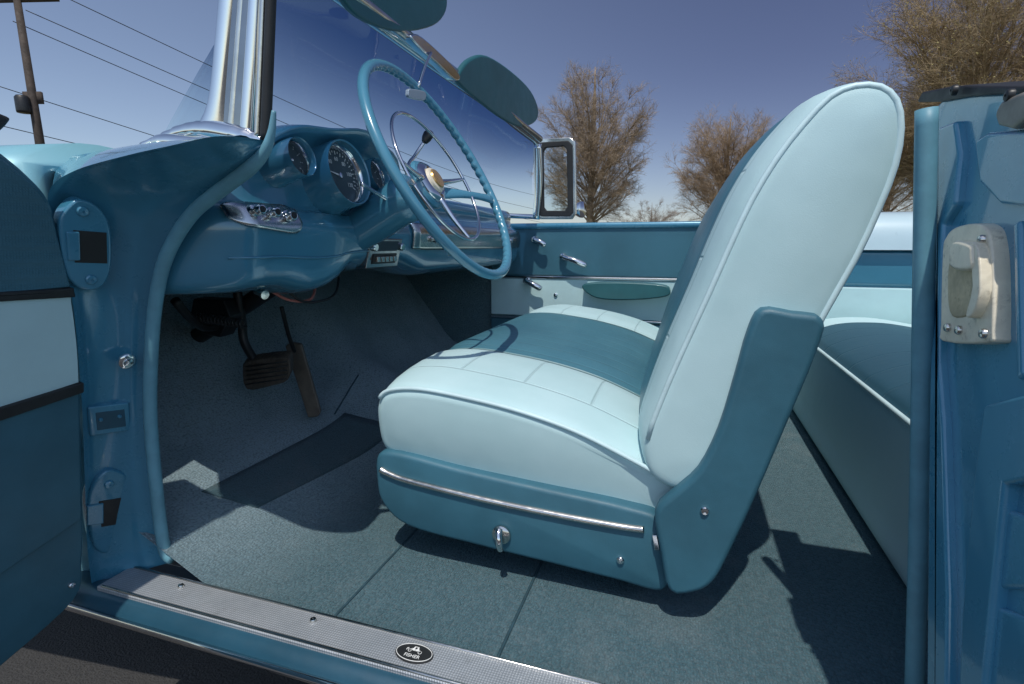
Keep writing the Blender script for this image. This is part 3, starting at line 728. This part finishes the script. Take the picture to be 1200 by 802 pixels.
cush = yloft('seat_cushion', cprof, SY-.004, SE, [(0, .016), (.002, .009), (.006, .003), (.012, 0), (.03, 0), (.06, 0), (.10, 0), (.15, 0), (.22, 0), (.245, 0), (.27, 0), (.295, 0), (.32, 0)], M['uph_cushion'], sbase, cfn, 16)
pc = [q for q in cr([Vector((x, 0, z)) for x, z in ct], 5)][7:]
tube('cushion_piping', [Vector((p.x, SY-.000, p.z+ZC+.0000)) for p in pc], .0038, M['piping'], cush, 8, 1)
# backrest
bpx = [(757, 545), (755, 512), (771, 466), (794, 412), (826, 342), (851, 285), (876, 232), (905, 184), (936, 144), (968, 111), (1000, 97), (1033, 98), (1054, 116), (1060, 150), (1053, 195), (1034, 245), (1006, 305), (968, 372), (930, 450), (890, 520), (842, 568), (800, 574), (772, 564)]
bpl = cr(px_Y(bpx, SY), 4, True); bprof = [(p.x, p.z) for p in bpl]; nfr = 12*4
def bfn(p, k, y):
    e = max(0, min(y-SY, SE-y))
    if k < nfr:
        wgt = math.sin(PI*min(1, (k+6)/(nfr+6)))**.6
        a = (.030*(1-math.exp(-e/.05))-.008*math.exp(-((y-.885)/.02)**2)-.008*math.exp(-((y-1.845)/.02)**2)+.006*smooth01((e-.12)/.1))*wgt
        p.x -= a*.92; p.z += a*.38
    return p
mA, mB = onY(808, 530, SY), onY(1006, 150, SY)
back = yloft('backrest', bprof, SY-.010, SE+.010, [(0, .018), (.001, .011), (.003, .006), (.006, .003), (.010, .001), (.016, 0), (.03, 0), (.055, 0), (.08, 0), (.10, 0), (.115, 0), (.13, 0), (.15, 0), (.18, 0), (.22, 0), (.28, 0)], M['uph_back'], sbase, bfn, 16, ((mA.x, mA.z), (mB.x, mB.z)), .003)
ipr = inset(bprof, .006)
tube('backrest_piping', [Vector((x, SY-.006, z)) for x, z in ipr[4:20*4:2]], .0044, M['piping'], back, 8, 1)
sidep = px_Y([(893, 362), (930, 366), (967, 375), (957, 418), (927, 490), (884, 590), (853, 655), (836, 684), (815, 696), (784, 695), (774, 650), (767, 602), (790, 578), (818, 552), (842, 505), (862, 440), (877, 388)], SY-.032)
side = slab('side_panel', sidep, (0, .03, 0), M['vinyl_dark'], sbase, .009, 3)
screw(onY(826, 599, SY-.034), (0, -1, 0), side, .006); 
tube('chrome_strip', [onY(a, b_, SY-.005) for a, b_ in ((446, 550), (455, 555), (480, 564), (560, 584), (640, 601), (720, 616), (755, 621))], .0058, M['chrome_worn'], sbase, 10)
kb = onY(588, 626, SY-.006)
lathe('adjuster_bezel', [(0, 0), (.016, 0), (.016, .004), (.012, .007), (0, .007)], kb, (0, -1, 0), M['chrome_worn'], sbase, 24)
tube('adjuster_lever', [kb+Vector((-.002, -.008, .012)), kb+Vector((0, -.016, .004)), kb+Vector((.002, -.018, -.010)), kb+Vector((.002, -.012, -.020))], .006, M['chrome'], sbase, 10)
screw(onY(727, 657, SY-.006), (0, -1, 0), sbase, .006)
slab('side_seam_clip', [onY(a, b_, SY-.012) for a, b_ in ((764, 628), (770, 628), (773, 645), (767, 645))], (0, .01, 0), M['chrome'], sbase, .001)

# ------------------------------------------------------------------ rear seat
def rmat():
    m, nt, b = nodes_of('rear_seat_upholstery'); co = coords(nt)
    sx = N(nt, 'ShaderNodeSeparateXYZ'); nt.links.new(co, sx.inputs[0])
    f = noise(nt, co, 6, 5, .6)
    a = mixc(nt, f, (.55, .76, .78), (.61, .81, .83)); d = mixc(nt, f, (.018, .072, .112), (.026, .095, .14))
    ins = mth(nt, 'MULTIPLY', mth(nt, 'GREATER_THAN', sx.outputs[2], ZC-.303), mth(nt, 'LESS_THAN', sx.outputs[1], 1.93))
    line = mrange(nt, mth(nt, 'PINGPONG', sx.outputs[1], .06), 0, .006, .5, 1)
    nt.links.new(mixc(nt, ins, a, d), b.inputs['Base Color']); b.inputs['Roughness'].default_value = .5
    n0 = bump(nt, mixc(nt, ins, (1, 1, 1), line), .003)
    nt.links.new(bump(nt, noise(nt, co, 900, 2), .0002, 1, bump(nt, noise(nt, co, 8, 3), .003, 1, n0)), b.inputs['Normal'])
    return m
rp = [(.386, -.568), (.384, -.50), (.382, -.42), (.381, -.35), (.383, -.318), (.390, -.300), (.41, -.280), (.47, -.255), (.55, -.245), (.65, -.25), (.85, -.29), (.95, -.34), (.95, -.568), (.70, -.568), (.5, -.568)]
rprof = [(p.x, p.z+ZC) for p in cr([Vector((x, 0, z)) for x, z in rp], 5, True)]
rs = yloft('rear_seat', rprof, .80, 2.09, [(0, .03), (.008, .012), (.02, .003), (.035, 0)], rmat(), car)
tube('rear_seat_piping', [V(.384, .82, -.305), V(.383, 1.4, -.303), V(.384, 2.07, -.305)], .0052, M['piping'], rs, 8)
rp2 = [(.80, -.33), (.82, -.2), (.86, -.02), (.92, .05), (1.02, .05), (1.10, -.1), (1.12, -.4)]
yloft('rear_backrest', [(p.x, p.z+ZC) for p in cr([Vector((x, 0, z)) for x, z in rp2], 4, True)], .80, 2.1, [(0, .03), (.008, .012), (.02, .003), (.035, 0)], M['vinyl_light'], rs)

# ------------------------------------------------------------------ lock pillar (near right)
LX = .25
lp = slab('lock_pillar', px_X([(1092, 128), (1105, 112), (1140, 105), (1215, 100), (1330, 96), (1330, 930), (1082, 930), (1086, 500)], LX), (.16, .0, 0), M['jamb'], car, .008)
tube('windlace', [onY(1086, 128, .66), onY(1083, 300, .66), onY(1080, 480, .66), onY(1076, 660, .66), onY(1071, 830, .66)], .0098, M['welt'], car, 12)
def raised(name, pts, h, m='jamb', bev=.006, n=0):
    o = slab(name, px_X(pts, LX-h), (h+.01, 0, 0), M[m], lp, bev, n); o.modifiers['bevel'].segments = 4; return o
raised('pressed_rib', [(1098, 150), (1118, 142), (1124, 180), (1118, 240), (1104, 262), (1098, 420), (1104, 500), (1110, 700), (1106, 930), (1093, 930), (1094, 500)], .008, bev=.004)
raised('pressed_panel', [(1152, 474), (1215, 458), (1215, 560), (1176, 568), (1162, 700), (1152, 800), (1138, 930), (1118, 930), (1126, 720), (1140, 560)], .010, bev=.004)
raised('pressed_panel', [(1158, 606), (1172, 594), (1215, 610), (1215, 690), (1165, 690), (1156, 660)], .005, bev=.004)
raised('pressed_panel', [(1142, 715), (1158, 706), (1215, 730), (1215, 820), (1154, 806), (1138, 786)], .005, bev=.004)
raised('pressed_panel', [(1140, 165), (1156, 155), (1215, 150), (1215, 245), (1170, 240), (1146, 215)], .007, bev=.005)
raised('pressed_rib', [(1186, 262), (1194, 258), (1198, 440), (1190, 446)], .006, bev=.003)
slab('top_seal', px_X([(1074, 120), (1080, 108), (1110, 102), (1130, 100), (1180, 101), (1260, 99), (1260, 108), (1170, 111), (1130, 114), (1098, 120)], LX-.006), (.05, 0, 0), M['rubber'], lp, .003)
slab('top_latch', px_X([(1164, 135), (1172, 118), (1195, 108), (1230, 100), (1230, 130), (1200, 140), (1185, 152), (1168, 148)], LX-.014), (.03, 0, 0), M['sealant'], lp, .004)
for px, py in ((1183, 112), (1118, 106)): screw(onX(px, py, LX-.012), (-1, 0, 0), lp, .005, 'black')
stp = px_X([(1104, 296), (1108, 278), (1118, 267), (1140, 262), (1154, 267), (1160, 284), (1163, 320), (1163, 388), (1157, 402), (1104, 400), (1102, 380)], LX-.012)
stk = slab('door_striker', stp, (.014, 0, 0), M['zinc'], lp, .0035, 3)
slab('striker_recess', px_X([(1111, 312), (1118, 301), (1140, 301), (1142, 330), (1137, 360), (1131, 371), (1115, 371), (1110, 350)], LX-.0132), (.01, 0, 0), M['zinc_dark'], stk, .002, 3)
slab('striker_block', px_X([(1114, 284), (1135, 286), (1138, 297), (1136, 316), (1112, 313)], LX-.022), (.02, 0, 0), M['zinc'], stk, .004, 4)
slab('striker_rib', px_X([(1135, 287), (1145, 292), (1148, 340), (1139, 368), (1131, 370), (1139, 335)], LX-.020), (.02, 0, 0), M['zinc'], stk, .0035, 3)
for px, py in ((1111, 384), (1124, 387), (1153, 391), (1151, 281)): screw(onX(px, py, LX-.013), (-1, 0, 0), stk, .0042, 'chrome_worn')
# near rear quarter skin behind the pillar
G().loft([cr([V(x, y, z) for y, z in ((.665, .08), (.66, .11), (.61, .128), (.54, .125), (.48, .09), (.45, .02), (.43, -.1), (.44, -.35), (.50, -.62))], 4) for x in (.30, .6, 1.2, 1.9)], False, False).build('rear_quarter', M['paint_light'], car)
G().box(V(.42, .67, -.57), V(1.6, .70, .10)).build('quarter_trim_panel', M['vinyl_light'], car, bev=.008)

# oval plate artwork
lift = Vector((0, 0, .0006))
rim = [ec+Vector((.0262*math.cos(2*PI*k/48), .0148*math.sin(2*PI*k/48), .0003)) for k in range(48)]
G().tube(rim, .0005, 6, True).build('plate_border', M['white'], emb)
textmesh('plate_lettering', 'FISHER', .0078, MT(ec+lift+Vector((0, -.0072, 0))), M['white'], emb, .0002)
cg = G()
def pl(pts): cg.slab([ec+lift+Vector((a*.001, b_*.001, 0)) for a, b_ in pts], Vector((0, 0, .0003)))
def stroke(pts, wd=.35):
    for (a, b_), (c, d) in zip(pts, pts[1:]):
        L = math.hypot(c-a, d-b_) or 1; nx, ny = -(d-b_)/L*wd, (c-a)/L*wd
        pl([(a+nx, b_+ny), (a-nx, b_-ny), (c-nx, d-ny), (c+nx, d+ny)])
pl([(-5, 3), (-3.6, 2.2), (3.6, 2.2), (5, 3), (5.6, 5.4), (4, 6.2), (3.4, 9), (1.6, 9), (1.6, 5.2), (-1.6, 5.2), (-1.6, 9), (-3.4, 9), (-4, 6.2), (-5.6, 5.4)])
stroke([(-3.4, 9.2), (3.4, 9.2)], .5); stroke([(-10.5, 2.6), (-6, 4.2)], .4); stroke([(6, 4.2), (10, 3)], .4)
stroke([(-12.5, 1), (-12.5, 4.4), (-10.6, 5.4), (-11.2, 3.4)], .5); stroke([(0, 2.4), (0, 5)], .3)
for cx, r in ((-7.6, 2.2), (7.8, 2.5)): stroke([(cx+r*math.cos(2*PI*k/14), 1.2+r*math.sin(2*PI*k/14)) for k in range(15)], .35)
cg.build('coach_mark', M['white'], emb, smooth=False)

# ------------------------------------------------------------------ utility poles and lines
def pole(px, D, h, label):
    d = ray(px, 110); p = CAM+d*D; e = bpy.data.objects.new('utility_pole', None); COL.objects.link(e); e.location = (p.x, p.y, 0)
    tag(e, label, 'utility pole')
    def pt(g, n, m):
        o = g.build(n, m, None); o.parent = e; return o
    pt(G().tube([Vector((0, 0, 0)), Vector((.03, 0, h*.5)), Vector((0, 0, h))], [.15, .13, .10], 12), 'shaft', M['wood'])
    for z in (h-.35,):
        a = RIGHT*1.25
        g = G().slab([-a+Vector((0, 0, z)), a+Vector((0, 0, z+.05)), a+Vector((0, 0, z+.17)), -a+Vector((0, 0, z+.12))], FWD*.1)
        c = pt(g, 'crossarm', M['wood'])
        for k in (-1, -.5, .5, 1):
            o = G().lathe([(.03, 0), (.05, .05), (.03, .10), (.045, .13), (0, .16)], a*k+Vector((0, 0, z+.13)), Vector((0, 0, 1)), 10).build('insulator', M['chrome_worn'], c)
    pt(G().lathe([(.0, 0), (.19, 0), (.2, .05), (.2, .45), (.15, .52), (0, .55)], Vector((0, -.22, h*.58))-RIGHT*.08, Vector((0, 0, 1)), 16), 'transformer', M['black'])
    g = G().slab([RIGHT*-.3+Vector((0, 0, h*.62)), RIGHT*.3+Vector((0, 0, h*.62)), RIGHT*.3+Vector((0, 0, h*.66)), RIGHT*-.3+Vector((0, 0, h*.66))], FWD*.08)
    pt(g, 'bracket', M['wood'])
    return e
pole(37, 17, 8.75, 'dark wooden utility pole with transformer at the left edge')
pole(1046, 85, 16.5, 'thin distant utility pole between the right-hand trees')
for k, (a, b_) in enumerate((((62, -10), (640, 232)), ((30, 12), (640, 248)), ((15, 25), (640, 262)), ((-30, 92), (640, 275)), ((-30, 140), (500, 235)))):
    p, q = CAM+ray(*a)*16.5, CAM+ray(*b_)*55
    o = tube('power_line', [p.lerp(q, t/10)-Vector((0, 0, .9*math.sin(PI*t/10))) for t in range(11)], .014, M['wire'], None, 5, 2)
    tag(o, ['topmost overhead power line left of the windshield', 'second overhead power line from the top', 'third overhead power line from the top', 'thin overhead line below the transformer', 'lowest sagging overhead line just above the fender'][k], 'power line', 'power lines')

# ------------------------------------------------------------------ bare trees
def bark(name, c): return mat(name, c, .9, 0, 0, .35, 3, spec=.1)
def tree(px, topy, D, wpx, seed, label, ca, nl=60, leaf=None, tw=1.0, low=-.75):
    rnd = random.Random(seed); base_ = CAM+ray(px, 286)*D; base_.z = 0
    h = (CAM+ray(px, topy)*D).z; R = wpx/F*D/2
    e = bpy.data.objects.new('bare_tree', None); COL.objects.link(e); e.location = base_; tag(e, label, 'tree', 'bare trees beyond the car')
    tg, cg = G(), G(); lg = G()
    tg.tube(cr([Vector((0, 0, 0)), Vector((.03*h*rnd.uniform(-.3, .3), 0, h*.3)), Vector((0, .03*h*rnd.uniform(-.3, .3), h*.6)), Vector((0, 0, h*.9))], 3), [.020*h, .018*h, .016*h, .013*h, .010*h, .008*h, .005*h, .002*h], 8)
    def rv(z0=-1, z1=1): return Vector((rnd.uniform(-1, 1), rnd.uniform(-1, 1), rnd.uniform(z0, z1)))
    def ribbon(a, b_, wd):
        d = (b_-a); s = d.cross(rv()).normalized()*wd
        i = len(cg.v); cg.v += [a+s, a-s, b_-s*.4, b_+s*.4]; cg.f.append((i, i+1, i+2, i+3))
    T0 = min(R, .4*h)
    for i in range(nl):
        az = i*2.39996+rnd.uniform(-.3, .3); el = math.asin(rnd.uniform(low, .98))
        rr = rnd.uniform(.60, .92)
        tip = Vector((R*rr*math.cos(el)*math.cos(az), R*rr*math.cos(el)*math.sin(az), h*.57+.40*h*rr*math.sin(el)))
        st = Vector((0, 0, max(.14*h, min(.75*h, tip.z*rnd.uniform(.45, .68)))))
        midp = st.lerp(tip, .55)+Vector((rnd.uniform(-.08, .08)*R, rnd.uniform(-.08, .08)*R, .05*h*rnd.uniform(-.6, .4)))
        pts = cr([st, midp, tip], 4); r0 = .0042*h
        tg.tube(pts, [r0*(1-.85*k/(len(pts)-1)) for k in range(len(pts))], 5)
        for j in range(12):
            t = rnd.uniform(.25, 1); k = min(int(t*(len(pts)-1)), len(pts)-2); a = pts[k].lerp(pts[k+1], t*(len(pts)-1)-k)
            out = Vector((a.x/R, a.y/R, (a.z-.5*h)/(.5*h))); 
            d = ((pts[k+1]-pts[k]).normalized()*.6+out*.5+rv(-.6, .9)*.8).normalized()
            l2 = T0*rnd.uniform(.16, .32); b_ = a+d*l2
            tg.tube([a, a.lerp(b_, .5)+Vector((0, 0, .03*l2)), b_], [.0010*h, .0007*h, .0004*h], 3)
            for q in range(10):
                a2 = a.lerp(b_, rnd.uniform(.1, 1))
                d2 = (d+rv(-.7, .9)*1.1).normalized(); l3 = T0*rnd.uniform(.07, .15); b2 = a2+d2*l3
                ribbon(a2, b2, .00044*h*tw)
                for s_ in range(7):
                    a3 = a2.lerp(b2, rnd.uniform(.2, 1)); d3 = (d2+rv(-.7, .9)*1.1).normalized()
                    b3 = a3+d3*T0*rnd.uniform(.05, .10); ribbon(a3, b3, .00030*h*tw)
                    if leaf and rnd.random() < leaf[1]:
                        c = b3+rv()*.1; u = rv().normalized()*.04; w2 = u.orthogonal()*.7
                        i0 = len(lg.v); lg.v += [c-u, c+w2, c+u, c-w2]; lg.f.append((i0, i0+1, i0+2, i0+3))
    mt = bark('bark', ca); mc_ = bark('twigs', sc(ca, 1.2))
    o = tg.build('trunk', mt, None, ); o.parent = e
    o = link('crown', cg.v, cg.f, mc_, None, smooth=False, recalc=False); o.parent = e
    if lg.v:
        o = link('leaves', lg.v, lg.f, mat('dry_leaves', leaf[0], .7, 0, 0, .4, 2), None, smooth=False, recalc=False); o.parent = e
tree(692, 66, 26, 140, 1, 'tall rounded bare tree just right of the far vent window', (.22, .168, .118), 84)
tree(846, 124, 34, 134, 2, 'rounded bare tree left of the front seat back', (.24, .175, .115), 84, None, 1.1)
tree(1120, -60, 24, 290, 3, 'large bare tree with yellowish leaves above the lock pillar', (.22, .165, .098), 105, ((.18, .15, .05), .08), 1.05)
tree(1035, 95, 40, 130, 4, 'smaller bare tree half hidden behind the seat back top', (.21, .16, .11), 60, None, 1.1)
tree(1215, 40, 30, 180, 5, 'bare tree at the far right edge', (.21, .155, .095), 75)
tree(762, 232, 75, 90, 6, 'distant low tree line clump right of the tallest tree', (.19, .155, .125), 40, None, 1.5, -.95)
